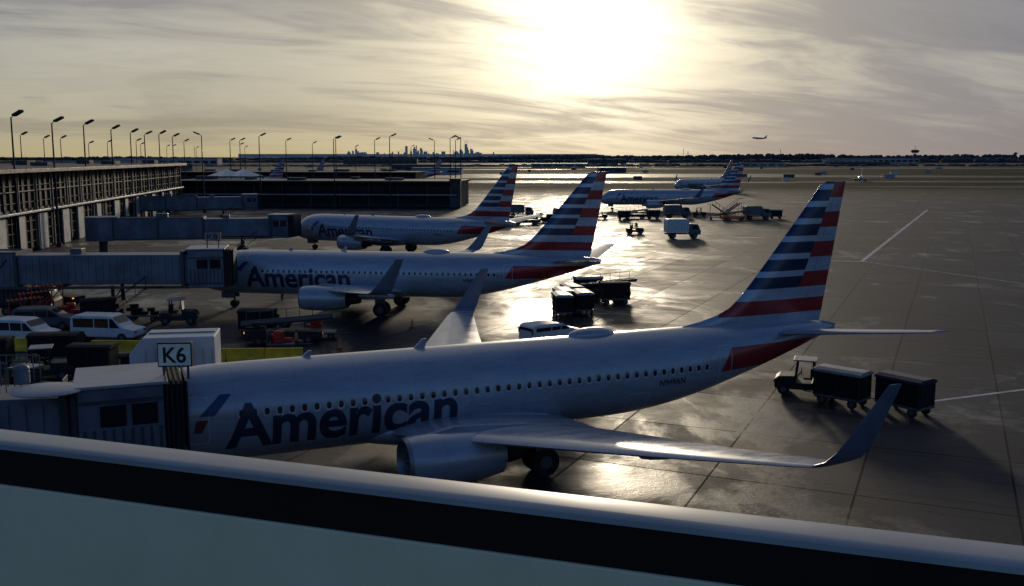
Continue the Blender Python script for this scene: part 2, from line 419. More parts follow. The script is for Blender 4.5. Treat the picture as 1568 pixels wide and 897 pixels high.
# ------------------------------------------------------------ vehicles
def wheels(e,pts,r,w):
    a=MB(); h=MB()
    for x,y in pts: a.cyl((x,y,r),r,w,'Y',18); h.cyl((x,y,r),r*.5,w+.03,'Y',12)
    a.done('tyres',M_black,e,smooth=True); h.done('hubs',M_grey,e,smooth=True)
def tug(loc,yaw,col=None):
    e=empty('baggage_tractor',loc,yaw); col=col or M_dark
    MB().prism([(-1.5,.35),(1.5,.35),(1.55,.9),(1.3,1.1),(.35,1.15),(.3,.75),(-.6,.75),(-.7,1.0),(-1.5,1.0)],-.75,.75).done('body',col,e,.04)
    c=MB()
    for x in (-.75,.4):
        for y in (-.68,.68): c.rod((x,y,.7),(x+(.12 if x<0 else -.15),y*.93,2.05),.05)
    c.box((-.7,0,1.25),(.05,1.3,.7)); c.done('cab_posts',M_dark,e); MB().box((-.18,0,2.08),(1.35,1.45,.08)).done('roof',M_tarp,e,.03)
    MB().box((-.35,0,1.0),(.5,1.1,.12)).box((-.55,0,1.3),(.12,1.1,.6)).rod((.3,.25,1.0),(.05,.25,1.35),.03).cyl((.03,.25,1.37),.2,.03,'X',14).done('seat_and_wheel',M_black,e)
    MB().box((.33,0,1.6),(.03,1.2,.75),0,-.1).done('windscreen',M_glass,e)
    MB().box((1.57,-.5,.75),(.06,.18,.14)).box((1.57,.5,.75),(.06,.18,.14)).done('headlights',M_steel,e)
    wheels(e,[(-1,-.68),(-1,.68),(1,-.68),(1,.68)],.34,.24); return e
def cart(loc,yaw,cov=None,sidem=None,L=2.7):
    e=empty('baggage_cart',loc,yaw); cov=cov or M_tarp; sidem=sidem or M_dtarp
    MB().box((0,0,.5),(L,1.5,.14)).box((L/2+.5,0,.4),(1.1,.08,.06)).done('deck',M_grey,e,.02)
    c=MB()
    for x in (-L/2+.05,0,L/2-.05):
        for y in (-.735,.735): c.box((x,y,1.2),(.06,.06,1.35))
    c.done('frame',M_dark,e)
    MB().prism([(-.8,1.85),(.8,1.85),(.78,2.0),(.4,2.1),(-.4,2.1),(-.78,2.0)],-L/2-.06,L/2+.06).done('canopy',cov,e,.02,yaw=R(90))
    k=MB(); n=16
    for sg in (-1,1):
        k.loft([[(-L/2+.04+(L-.08)*i/n,sg*(.68+.03*random.random()),z) for i in range(n+1)]+[(-L/2+.04+(L-.08)*i/n,sg*(.64),z) for i in range(n,-1,-1)] for z in (.6,1.2,1.84)])
    k.box((-L/2+.03,0,1.2),(.03,1.26,1.26)).box((L/2-.03,0,1.2),(.03,1.26,1.26)).done('curtains',sidem,e)
    wheels(e,[(-L*.33,-.62),(-L*.33,.62),(L*.33,-.62),(L*.33,.62)],.26,.16); return e
def opencart(loc,yaw,L=3.,bagm=None):
    e=empty('open_baggage_cart',loc,yaw)
    MB().box((0,0,.5),(L,1.5,.14)).box((L/2+.5,0,.4),(1.1,.08,.06)).box((-L/2+.03,0,1.0),(.05,1.4,.9)).done('deck',M_grey,e,.02)
    b=MB()
    for i in range(9): b.box((random.uniform(-L/2+.4,L/2-.4),random.uniform(-.4,.4),.72+.3*(i//4)),(random.uniform(.5,.8),random.uniform(.35,.5),.28),random.uniform(-.5,.5))
    b.done('bags',bagm or M_dtarp,e,.05)
    wheels(e,[(-L*.33,-.62),(-L*.33,.62),(L*.33,-.62),(L*.33,.62)],.26,.16); return e
def van(loc,yaw,name='parked_van',L=5.2,Hh=2.0,body=None):
    e=empty(name,loc,yaw); body=body or M_white; h=Hh
    pr=[(-L/2,.35),(L/2-.1,.35),(L/2,.55),(L/2-.03,.95),(L/2-.95,1.12),(L/2-1.75,h-.1),(L/2-2.1,h),(-L/2+.35,h),(-L/2+.08,h-.15),(-L/2,.9)]
    MB().prism(pr,-.95,.95).done('body',body,e,.09)
    g=MB()
    for sg in (-1,1):
        a,b=(.952,.962)
        for x0,x1,sl in ((L/2-1.95,L/2-1.15,.55),(-.55,L/2-2.05,0),(-L/2+.3,-.65,0)):
            g.prism([(x0,1.1),(x1+.0,1.1),(x1-sl,h-.22),(x0,h-.22)],sg*a,sg*b)
    g.box((L/2-1.36,0,1.12+(h-1.2)/2),(.03,1.6,(h-1.1)*1.15),0,-.70).box((-L/2+.02,0,1.1+(h-1.3)/2),(.06,1.5,h-1.4)).done('windows',M_glass,e)
    MB().box((L/2-.04,-.7,.8),(.1,.35,.18)).box((L/2-.04,.7,.8),(.1,.35,.18)).done('headlamps',M_steel,e)
    MB().box((-L/2+.01,-.85,1.1),(.08,.14,.4)).box((-L/2+.01,.85,1.1),(.08,.14,.4)).done('tail_lamps',M_red,e)
    MB().box((0,0,.34),(L-.1,1.86,.14)).done('sills_and_bumpers',M_dark,e,.03)
    wheels(e,[(-L*.31,-.86),(-L*.31,.86),(L*.31,-.86),(L*.31,.86)],.36,.24); return e
def truck(loc,yaw,name='service_truck',boxz=3.6,L=6.,boxm=None,cabm=None):
    e=empty(name,loc,yaw); boxm=boxm or M_white
    MB().box((0,0,.75),(L,1.0,.25)).done('chassis',M_dark,e)
    MB().prism([(L/2-1.9,.6),(L/2,.6),(L/2+.05,1.3),(L/2-.15,1.55),(L/2-.55,2.4),(L/2-1.9,2.5)],-1.1,1.1).done('cab',cabm or boxm,e,.08)
    g=MB()
    for sg in (-1,1): g.prism([(L/2-1.5,1.5),(L/2-.35,1.5),(L/2-.7,2.25),(L/2-1.5,2.25)],sg*1.102,sg*1.112)
    g.box((L/2-.31,0,1.98),(.03,1.9,.72),0,-.44).done('cab_windows',M_glass,e)
    MB().prism([(-L/2,1.0),(L/2-2.1,1.0),(L/2-2.1,boxz-.25),(L/2-2.35,boxz),(-L/2+.25,boxz),(-L/2,boxz-.25)],-1.22,1.22).done('box_body',boxm,e,.06)
    r=MB()
    for i in range(7): r.box((-L/2+.3+i*(L-2.7)/6,0,(1+boxz)/2),(.05,2.5,boxz-1.5))
    r.done('body_ribs',M_offw if boxm is M_white else M_grey,e)
    wheels(e,[(-L*.3,-1.),(-L*.3,1.),(L*.33,-1.),(L*.33,1.)],.46,.3); return e
def loader(loc,yaw,col=None,tilt=.22):
    e=empty('belt_loader',loc,yaw); col=col or M_yel
    MB().prism([(-2.8,.4),(2.8,.4),(2.9,.9),(1.6,1.0),(-1.2,1.0),(-1.3,1.25),(-2.8,1.2)],-.9,.9).done('chassis',col,e,.05)
    b=MB(); b.box((.3,.3,1.6),(6.8,.85,.16),0,-tilt); b.done('belt',M_black,e)
    r=MB()
    for sg in (-.15,.75):
        r.box((.3,sg,1.75),(6.8,.06,.2),0,-tilt)
    for i in range(7):
        x=-2.7+i*.98; z=1.6+(x-.3)*math.tan(tilt); r.rod((x,.8,z),(x,.8,z+.9),.025)
    r.rod((-2.7,.8,2.5-3*math.tan(tilt)),(3.2,.8,2.5+2.9*math.tan(tilt)),.025); r.rod((-1.,.3,.9),(1.2,.3,1.7),.07)
    r.done('rails',M_grey,e)
    MB().box((-1.9,-.5,1.5),(.5,.5,.5)).done('driver_seat',M_black,e,.05)
    MB().box((2.85,-.7,.8),(.1,.2,.12)).box((-2.8,-.7,1.0),(.1,.2,.12)).done('marker_lamps',M_amber,e)
    wheels(e,[(-1.8,-.85),(-1.8,.85),(1.8,-.85),(1.8,.85)],.36,.24); return e
def stairs(loc,yaw):
    e=empty('boarding_stairs',loc,yaw)
    s=MB()
    for i in range(14): s.box((-2.2+.3*i,0,.7+.2*i),(.32,1.4,.05))
    s.box((2.3,0,3.5),(1.2,1.5,.08)).done('steps',M_grey,e)
    r=MB()
    for sg in (-.72,.72):
        r.rod((-2.3,sg,1.6),(1.8,sg,4.5),.035); r.rod((1.8,sg,4.5),(2.9,sg,4.5),.035); r.box((-.2,sg,2.0),(4.9,.05,.3),0,-.585)
        for i in range(6): r.rod((-2.2+.8*i,sg,.7+.53*i),(-2.2+.8*i,sg,1.65+.56*i),.025)
        r.rod((2.2,sg,.6),(2.2,sg,3.5),.05); r.rod((-.2,sg,.6),(-.2,sg,2.0),.05)
    r.done('handrails_and_supports',M_grey,e); MB().box((0,0,.5),(5,1.6,.2)).done('chassis',M_offw,e,.04)
    wheels(e,[(-2,-.7),(-2,.7),(2,-.7),(2,.7)],.32,.2); return e

tug((17.2,57.3,0),R(160)); cart((18.7,54.6,0),R(135)); cart((21.5,52.8,0),R(125),M_blue,M_dtarp)
cart((4.7,88.5,0),R(100),None,None,2.9); cart((5.6,91.5,0),R(105)); cart((4.4,85.8,0),R(96)); cart((6.3,87.3,0),R(98))
loader((8.6,95.5,0),R(10),M_dark,.08); cart((7.6,98.,0),R(12)); cart((9.8,93.4,0),R(8),M_dtarp)
van((2.9,73.5,0),R(35),'parked_car',4.6,1.6)
truck((29.5,171,0),R(5),'service_truck',3.3,6.0,None,M_grey); tug((22.4,180,0),R(10))
for x,y,k in ((3,205,'l'),(6,212,'t'),(8.5,206,'c'),(12,214,'k'),(17,222,'c'),(20,223,'t'),(25,221,'c'),(28,226,'l'),(32,224,'c'),(38,228,'k'),(-1,200,'c'),(44,232,'t'),(55,222,'k'),(49,219,'l'),(60,225,'c'),(2,230,'k'),(-6,225,'l')):
    yw=random.uniform(-.3,.3)
    {'l':lambda:loader((x,y,0),yw,M_org if x>40 else M_dark,.1),'t':lambda:tug((x,y,0),yw),'c':lambda:cart((x,y,0),yw,M_dtarp if x<25 else M_tarp),'k':lambda:truck((x,y,0),yw,'service_truck',3.0,6,M_grey)}[k]()
stairs((50,226,0),R(10)); stairs((46.5,221,0),R(170))
# left stand
van((-30.9,74.5,0),R(-8)); van((-36.6,73.2,0),R(-10),'parked_van',4.8,1.9); van((-38.0,79.5,0),R(8),'parked_van',4.8,1.8,M_grey)
cart((-31.0,66,0),R(5),M_dtarp,M_dtarp,3.2); cart((-34.8,64.3,0),R(8),M_dtarp,M_dtarp,3.0); tug((-29.4,61.0,0),R(20)); cart((-26.8,62,0),R(0),M_dtarp,M_dtarp)
opencart((-24.0,70.8,0),R(8)); cart((-20.,76.6,0),R(-4),M_dtarp); opencart((-33.5,59.5,0),R(-10)); tug((-27.5,55,0),R(-15)); opencart((-24.2,55.5,0),R(14),2.8); cart((-22.6,59.5,0),R(20),M_dtarp,M_dtarp)
loader((-43.5,93,0),R(-20),M_dark,.25); truck((-43,87,0),R(5),'service_truck',2.6,5,M_dark,M_dark); opencart((-38,84,0),R(20),3.,M_red); cart((-35,82.5,0),R(30),M_dtarp); opencart((-31.5,83.5,0),0); tug((-28,82,0),R(10))
for k in range(3):
    e=empty('warning_light_rail',(-42.6+.5*k,82.6+1.0*k,-1.15+.45*k),R(6)); a=MB()
    for i in range(8): a.box((.36*i,0,3.0+.04*i),(.22,.1,.14),0,.5)
    a.done('striped_reflectors',M_org,e); zb=1.15-.45*k
    MB().rod((-.2,.08,2.92),(2.8,.08,3.25),.05).rod((0,.08,zb),(0,.08,3),.06).rod((2.6,.08,zb),(2.6,.08,3.2),.06).rod((0,.08,zb+.2),(2.6,.08,2.9),.04).done('frame',M_red,e)
loader((-17.2,73.2,0),R(12),M_dark,.06); opencart((-14.8,75.2,0),R(8),2.4,M_red); opencart((-19.5,79.5,0),R(-8)); opencart((-16.6,70.6,0),R(4),2.2,M_red)
def barrier(loc,yaw,L):
    e=empty('safety_barrier',loc,yaw)
    n=max(1,int(L/2)); b=MB()
    for i in range(n):
        x=-L/2+(i+.5)*L/n; w=L/n-.08
        b.prism([(-.28,0),(.28,0),(.25,.25),(.12,.45),(.1,.95),(-.1,.95),(-.12,.45),(-.25,.25)],x-w/2,x+w/2)
    b.done('blocks',M_yel,e,.02,yaw=R(90)); return e
barrier((-18.2,66.3,0),R(3),7.8); barrier((-28.2,69.2,0),R(0),3.6); barrier((-34.8,70.2,0),R(0),3.4)
def cone(loc):
    e=empty('traffic_cone',loc); MB().cyl((0,0,.38),.16,.7,'Z',14,.03).done('cone',M_org,e); MB().box((0,0,.02),(.4,.4,.04)).done('base',M_black,e)
for p in ((-12.6,71,0),(-22,84,0),(-8.2,80,0)): cone(p)

# ------------------------------------------------------------ workers
def worker(loc,yaw,vest):
    e=empty('ground_worker',loc,yaw)
    def skin(name,vs,es,rs,mt,sub=2):
        me=bpy.data.meshes.new(name); me.from_pydata(vs,es,[]); o=bpy.data.objects.new(name,me); link(o,e)
        o.modifiers.new('s','SKIN')
        for i,r in enumerate(rs): me.skin_vertices[0].data[i].radius=(r,r)
        me.skin_vertices[0].data[0].use_root=True
        sb=o.modifiers.new('b','SUBSURF'); sb.levels=sub; sb.render_levels=sub; me.materials.append(mt); return o
    vs=[(0,0,.95),(0,.09,.9),(.03,.1,.5),(0,.1,.08),(.14,.1,.04),(0,-.09,.9),(.1,-.1,.5),(-.02,-.1,.08),(.12,-.1,.04)]
    skin('trousers_and_boots',vs,[(0,1),(1,2),(2,3),(3,4),(0,5),(5,6),(6,7),(7,8)],[.13,.1,.075,.055,.05,.1,.075,.055,.05],mat('navy_trousers',(.02,.025,.05),.8))
    vs=[(0,0,1.0),(0,0,1.2),(0,0,1.4),(0,.2,1.42),(.04,.24,1.15),(.22,.2,1.02),(0,-.2,1.42),(.02,-.25,1.15),(.12,-.24,.92),(0,0,1.5)]
    skin('jacket',vs,[(0,1),(1,2),(2,3),(3,4),(4,5),(2,6),(6,7),(7,8),(2,9)],[.14,.15,.15,.075,.055,.045,.075,.055,.045,.06],vest)
    MB().ball((.01,0,1.63),(.095,.08,.12)).box((.1,0,1.61),(.04,.03,.04)).ball((.25,.2,1.0),(.05,.03,.04)).ball((.14,-.24,.87),(.04,.03,.05)).done('head_and_hands',mat('skin',(.35,.2,.14),.6),e,smooth=True)
    MB().ball((-.005,0,1.68),(.11,.095,.1)).box((.11,0,1.69),(.1,.14,.02)).done('cap',M_dark,e,smooth=True)
VEST=mat('hi_vis_vest',(.6,.16,.04),.7)
worker((-15.3,69.0,0),R(200),VEST); worker((-22.6,96,0),R(40),mat('dark_jacket',(.04,.04,.05),.8))

# ------------------------------------------------------------ jet bridges
def jetbridge(name,p0,p1,z0,z1,cabyaw,w=3.0,cables=True,rot=True):
    p0=Vector(p0);p1=Vector(p1);d=p1-p0;L=d.length;yaw=math.atan2(d.y,d.x)
    e=empty(name,(p0.x,p0.y,0),yaw); zc=(z0+z1)/2; h=z1-z0
    b=MB(); b.box((L*.28,0,zc),(L*.56,w,h)); b.box((L*.76,0,zc),(L*.48,w*.88,h*.88)); b.done('tunnel_sections',M_bridge,e,.05)
    r=MB(); n=int(L*.56/.6)
    for i in range(n):
        x=.3+i*.6
        for sg in (-1,1): r.box((x,sg*(w/2+.02),zc),(.22,.08,h*.86))
    n=int(L*.42/.6)
    for i in range(n):
        x=L*.58+i*.6
        for sg in (-1,1): r.box((x,sg*(w*.44+.02),zc),(.22,.07,h*.74))
    r.done('side_corrugation',M_bridge,e)
    f=MB()
    for x in (0.1,L*.28,L*.56,L*.985): f.box((x,0,zc),(.3,w+.25,h+.3))
    for sg in (-1,1): f.box((L*.5,sg*(w/2+.06),z0-.1),(L,.14,.22)); f.box((L*.28,sg*(w/2+.06),z1+.06),(L*.56,.12,.12))
    f.done('frames_and_rails',M_bridge_d,e)
    if rot:
        MB().cyl((-1.6,0,zc),2.3,h+.5,'Z',24).done('rotunda',M_bridge,e); MB().cyl((-1.6,0,z0/2),.6,z0,'Z',16).done('column',M_concb,e)
    MB().box((L*.8,0,.9),(1.,2.6,.5)).rod((L*.8,-1.2,.8),(L*.8,-1.2,z0),.16).rod((L*.8,1.2,.8),(L*.8,1.2,z0),.16).rod((L*.8,-1.2,z0*.5),(L*.8,1.2,z0*.85),.06).done('lift_columns',M_dark,e)
    wh=MB()
    for y in (-.9,.9):
        for x in (-.35,.35): wh.cyl((L*.8+x,y,.45),.45,.35,'Y',18)
    wh.done('drive_wheels',M_black,e,smooth=True)
    MB().box((L+1.3,0,zc+.05),(3.0,3.5,h+.4),cabyaw).done('cab',M_bridge,e,.08)
    MB().box((L+1.3,0,z1+.33),(3.3,3.8,.12),cabyaw).done('cab_roof',M_offw,e,.03)
    M=Matrix.Rotation(cabyaw,3,'Z')
    def loc(x,y,z): v=M@Vector((x,y,0)); return (L+1.3+v.x,v.y,z)
    g=MB(); g.box(loc(-.3,-1.77,zc+.5),(.9,.03,.8),cabyaw); g.box(loc(.8,-1.77,zc+.5),(.9,.03,.8),cabyaw); g.box(loc(1.52,-.9,zc+.5),(.03,1.2,.9),cabyaw); g.done('cab_windows',M_glass,e)
    t=MB()
    for i in range(9): t.box(loc(-1.3+.33*i,-1.78,zc-.55),(.08,.05,h*.42),cabyaw)
    t.box(loc(0,-1.79,zc+1.05),(3.0,.06,.12),cabyaw); t.box(loc(0,-1.79,zc-1.2),(3.0,.06,.16),cabyaw); t.done('cab_trim',M_bridge_d,e)
    k=MB()
    for i in range(5): k.box(loc(1.6+.18*i,0,zc+.15),(.07,3.5-.05*i,h+.5-.06*i),cabyaw)
    k.box(loc(1.9,0,zc+.1),(.6,3.2,h+.2),cabyaw); k.done('bellows_hood',M_dark,e)
    s=MB()
    for i in range(14): s.box((L*.9-.27*i,-w/2-.8,z0-.2*i),(.28,.9,.04))
    s.rod((L*.9,-w/2-1.2,z0+1.),(L*.9-3.8,-w/2-1.2,z0-1.8),.03); s.rod((L*.9,-w/2-.4,z0+1.),(L*.9-3.8,-w/2-.4,z0-1.8),.03); s.box((L*.9+.5,-w/2-.7,z0),(1.1,1.1,.06))
    for i in range(5): s.rod((L*.9-.9*i,-w/2-1.2,z0+1-.66*i),(L*.9-.9*i,-w/2-1.2,z0-.66*i),.025)
    s.done('service_stair',M_dark,e)
    if cables:
        q=MB(); m=5; seg=L*.5/m
        for i in range(m):
            pr=None
            for j in range(9):
                t=j/8; P=(L*.04+seg*(i+t),-w/2-.16,z1-.5-1.5*4*t*(1-t)*.8)
                if pr: q.rod(pr,P,.05,6)
                pr=P
        q.done('festoon_cables',M_black,e)
    MB().box((L*.3,0,z1+.35),(1.6,1.2,.6)).box((L*.7,.2,z1+.05),(1.,1.,.5)).done('roof_units',M_grey,e,.04)
    return e
jetbridge('jet_bridge',(-62,86),(-28.3,87.2),2.7,5.6,.15)
jetbridge('jet_bridge',(-57,141.5),(-35.2,145.5),2.3,5.2,-.3,cables=False)
jetbridge('jet_bridge',(-42,33),(-16.4,37.1),2.6,5.2,.22,cables=False)
jetbridge('jet_bridge',(-82,215),(-60,222),2.4,5.3,0,cables=False)
def gate_sign(name,txt,loc,yaw,w,h,posth,face):
    e=empty(name,loc,yaw)
    MB().box((0,0,0),(w,.22,h)).done('sign_box',M_dark,e,.02)
    MB().box((0,-.115,0),(w*.93,.012,h*.88)).done('sign_face',face,e)
    me=textmesh(txt,w*.66,h*.62,'K',.02); me.name='lettering'; me.materials.clear(); me.materials.append(M_black)
    o=bpy.data.objects.new('lettering',me); link(o,e); o.rotation_euler=(R(90),0,0); o.location=(-w*.33,-.126,-h*.31)
    MB().rod((-w*.35,0,-h/2-posth),(-w*.35,0,-h/2),.05).rod((w*.35,0,-h/2-posth),(w*.35,0,-h/2),.05).done('posts',M_grey,e)
gate_sign('gate_sign','K6',(-12.95,37.3,6.38),R(4),1.3,.95,.5,mat('sign_face',(.9,.92,.72),.5))
gate_sign('gate_sign','K8',(-26.3,86.6,6.95),R(4),1.4,.7,1.0,mat('dark_sign_face',(.2,.22,.24),.5))  # second sign has a darker grey face
e=empty('catering_truck',(-15.7,46.0,0),R(10))
MB().prism([(-2.1,3.2),(1.7,3.2),(1.7,5.65),(-1.5,5.65),(-2.1,4.9)],-1.2,1.2).done('raised_box',M_pale,e,.05)
a=MB()
for i in range(8): a.box((-1.35+.42*i,0,4.3),(.05,2.46,1.7))
a.box((.1,0,5.68),(3.0,.08,.05)).box((.1,0,3.25),(3.7,2.46,.1)).done('box_ribs',M_offw,e)
MB().rod((-2,-.9,1),(2,-.9,3.2),.1).rod((2,-.9,1),(-2,-.9,3.2),.1).rod((-2,.9,1),(2,.9,3.2),.1).rod((2,.9,1),(-2,.9,3.2),.1).done('scissor_lift',M_grey,e)
MB().box((0,0,.9),(6.2,1.2,.3)).box((-3.3,0,1.6),(1.6,2.3,1.8)).done('chassis_and_cab',M_white,e,.06)
wheels(e,[(-3,-1),(-3,1),(2,-1),(2,1)],.45,.3)
e=empty('bridge_roof_equipment',(-19.8,35.6,5.3),0)
MB().ball((2.9,-.5,.2),(1.3,1.15,.14),24,10).done('canopy_disc',M_offw,e,smooth=True)
r=MB()
for i in range(13): r.rod((-1.0+.25*i,.9,0),(-1.0+.25*i,.9,1.2),.02,6)
r.rod((-1.0,.9,1.2),(2.0,.9,1.2),.025).rod((-1.0,.9,.7),(2.,.9,.7),.02)
for i in range(10): r.rod((-1.0+.25*i,-.2,0),(-1.0+.25*i,-.2,1.1),.018,6)
r.rod((-1.0,-.2,1.1),(1.3,-.2,1.1),.025).done('railing',M_grey,e)
MB().box((0,0,.3),(1.0,.7,.5)).cyl((1.6,0.3,.5),.28,.5,'Z',16).ball((1.6,.3,.8),(.28,.28,.2)).box((-2.6,-.4,.2),(1.6,.5,.3)).box((-3.4,.3,.35),(.3,.3,.7)).done('air_units',M_bridge,e,.04)

# ------------------------------------------------------------ terminal concourse
def concourse(name,p0,p1,depth,zr,zband,zlow,sgn=1,panels=True):
    p0=Vector(p0);p1=Vector(p1);d=p1-p0;L=d.length;yaw=math.atan2(d.y,d.x)
    e=empty(name,(p0.x,p0.y,0),yaw); s=sgn
    MB().box((L/2,s*(depth/2+.4),zr/2),(L,depth,zr-.4)).done('core',M_dark,e)
    MB().box((L/2,s*.25,(zband+zr)/2),(L-.4,.1,zr-zband-1.0)).box((L/2,s*.25,zlow/2+1.5),(L-.4,.1,zband-1.2)).done('glazing',M_dglass,e)
    MB().box((L/2,s*(depth/2-.6),zr-.05),(L+1,depth+2.4,.55)).done('roof_fascia',M_dark,e,.05)
    MB().box((L/2,s*-.35,zband),(L,1.1,.3)).done('light_band',M_offw,e,.04)
    c=MB();n=int(L/7.5)
    for i in range(n+1): c.box((i*L/n,s*-.02,zr/2),(.22,.3,zr-.5))
    for z in ((zband+zr)/2,): c.box((L/2,s*.05,z),(L,.2,.14))
    c.done('columns',M_frame if panels else M_concb,e)
    m=MB();n=int(L/2.5)
    for i in range(n+1): m.box((i*L/n,s*.10,zr/2),(.08,.22,zr-.6))
    for z in (1.6,3.2,4.6,zband+1.4,zband+3.8):
        if z<zr-.5: m.box((L/2,s*.12,z),(L,.16,.07))
    m.done('mullions',M_dark,e)
    if panels:
        p=MB();x=3
        while x<L-6:
            ww=random.uniform(1.5,4); p.box((x,s*-.1,zband/2-.2),(ww,.3,zband-.6)); x+=random.uniform(7,15)
        p.done('wall_panels',M_offw,e)
    u=MB();x=5
    while x<L-5: u.box((x,s*random.uniform(5,depth-4),zr+.6),(random.uniform(2,6),3,random.uniform(.6,1.2))); x+=random.uniform(9,20)
    u.done('roof_plant',M_concb,e,.05)
    return e
concourse('terminal_concourse',(-63.5,95),(-87.5,262),34,12,6,3)
concourse('terminal_concourse',(-96,278),(-15,270),22,7.2,3.6,2,1,False)
concourse('terminal_concourse',(-150,420),(-40,412),25,7.5,4,2,1,False)
e=empty('stair_tower',(-15.5,268.8,0)); MB().box((0,3,4.0),(3.0,4,7.6)).done('tower',M_concb,e,.05); MB().box((0,.9,5),(1.4,.1,4.0)).done('window',M_glass,e); MB().box((0,3,7.9),(3.4,4.6,.25)).done('roof',M_dark,e)
e=empty('tent_canopy',(-86,300,8.0)); mb=MB()
for i in range(2): mb.cyl((i*5.,0,1.2),6,2.0,'Z',4,.2)
mb.done('membrane',M_white,e); MB().rod((-3,-3,-8),(-3,-3,.3),.15).rod((8,-3,-8),(8,-3,.3),.15).done('masts',M_grey,e)

# ------------------------------------------------------------ apron lights
def lamp_meshes():
    a=MB(); a.cyl((0,0,9.6),.2,19.2,'Z',10,.1); a.rod((0,0,19.1),(.7,0,19.75),.06); a.cyl((0,0,.3),.4,.6,'Z',12)
    b=MB(); b.box((1.2,0,19.75),(1.5,.75,.32),0,-.42)
    return a.mesh('pole',M_dark,True),b.mesh('lamp_head',M_dark)
LM=lamp_meshes()
def lamp(x,y,yaw=0.,h=20.):
    e=empty('apron_light',(x,y,0),yaw); e.scale=(1,1,h/20.)
    for me in LM: link(bpy.data.objects.new(me.name.split('.')[0],me),e)
for x,y in ((-69,138),(-70.8,154),(-75.8,177),(-80.2,200),(-84,220),(-84.6,230),(-85.5,242),(-87,256)): lamp(x,y,R(-10)+random.uniform(-.15,.15),20+random.uniform(-.3,.3))
for x,y,h in ((-123,250,20),(-136,290,20),(-132,292,20),(-140,330,19),(-128,340,20),(-150,370,20),(-160,430,20),(-170,500,20),(-120,440,20),(-150,560,20),(-180,520,20),(-190,600,20),(-115,350,20)): lamp(x,y,R(-10),h)
for u,y,h in ((313,249,20),(355,330,20),(370,330,20),(400,262,20),(440,330,20),(513,270,19.5),(516,300,20),(575,320,20),(598,268,20),(666,330,20),(690,290,20),(698,320,20),(706,290,20),(480,400,20),(630,520,20),(545,520,20)):
    lamp((u-784)/1512*(y*.99+1.9),y,R(-5 if random.random()<.6 else 185),h)

# ------------------------------------------------------------ distance
M_tree=mat('distant_foliage',(.05,.052,.055),.95,0,.4,.01)
def treeline(y,x0,x1,hmin,hmax,step,name='distant_trees'):
    mb=MB(); x=x0
    while x<x1:
        h=random.uniform(hmin,hmax)*(1+.3*math.sin(x*.0013)+.15*math.sin(x*.007)); w=step*random.uniform(.8,1.6)
        yy=y+random.uniform(-60,60)
        ring=[[(x+w*math.cos(a)*rr*random.uniform(.8,1.2),yy+w*.7*math.sin(a)*rr,h*zz*random.uniform(.9,1.1)) for a in [2*math.pi*k/7 for k in range(7)]] for rr,zz in ((.9,0.001),(1,.4),(.85,.75),(.4,1.))]
        mb.loft(ring); x+=step*random.uniform(.4,.8)
    mb.done(name,M_tree)
treeline(4200,-3200,3300,14,19,12)
treeline(2400,-1700,1900,4,9,10)
treeline(1500,-1100,1200,1.5,3.5,7)
M_far=mat('distant_building_wall',(.3,.3,.31),.7,0,.2,.05)
M_fard=mat('distant_building_dark',(.07,.07,.08),.7,0,.2,.05)
def farb(x,y,w,d,h,m=None,name='distant_building'):
    e=empty(name,(x,y,0)); MB().box((0,0,h/2),(w,d,h)).done('walls',m or M_far,e); MB().box((0,0,h+.25),(w+1,d+1,.5)).done('roof',M_fard,e)
    g=MB(); n=max(2,int(w/12))
    for i in range(n): g.box((-w/2+(i+.5)*w/n,-d/2-.1,h*.5),(w/n*.7,.1,h*.35))
    g.done('windows',M_glass,e)
for x,y,w,h,m in ((760,2100,190,11,M_far),(640,1900,90,9,M_far),(880,2300,120,12,M_fard),(200,2100,80,9,M_fard),(-250,1900,140,10,M_fard),(-520,1500,160,12,M_far),(-420,1000,90,10,M_far),(-640,1100,120,14,M_fard),
    (60,1300,70,5,M_far),(-90,1000,60,6,M_fard),(350,1400,60,5,M_far),(520,1500,90,6,M_fard),(-300,800,60,9,M_far),(-230,650,50,9,M_fard),(-60,800,40,5,M_far),(90,900,24,4,M_fard),(-330,560,60,13,M_fard)):
    farb(x,y,w,24,h,m)
for i in range(50):
    y=random.uniform(560,1500); x=random.uniform(-.42,.45)*y
    e=empty('airfield_equipment_shed',(x,y,0),random.uniform(-.5,.5)); w=random.uniform(2,8)
    MB().box((0,0,1.0),(w,2.4,2.0)).done('walls',random.choice([M_white,M_fard,M_fard,M_offw]),e); MB().box((0,0,2.05),(w+.3,2.8,.15)).done('roof',M_fard,e)
e=empty('control_tower',(1010,2500,0)); MB().cyl((0,0,11),5,22,'Z',16,3.5).done('shaft',M_fard,e); MB().cyl((0,0,26),7,5,'Z',12,11).done('cabin',M_fard,e); MB().cyl((0,0,30),11,3,'Z',12,8).rod((0,0,30),(0,0,42),.5).done('roof',M_fard,e)
e=empty('water_tower',(2020,4000,0)); MB().cyl((0,0,12),1.6,24,'Z',10).done('leg',M_fard,e); MB().ball((0,0,27),(7,7,5.5)).done('tank',M_fard,e,smooth=True)
for x,y,h in ((430,2500,36),(700,2600,34),(300,1700,24),(-100,1700,26),(-700,2200,36)):
    e=empty('radio_mast',(x,y,0)); MB().rod((0,0,0),(0,0,h),.5).box((0,0,h*.8),(3,.5,.5)).done('mast',M_fard,e)
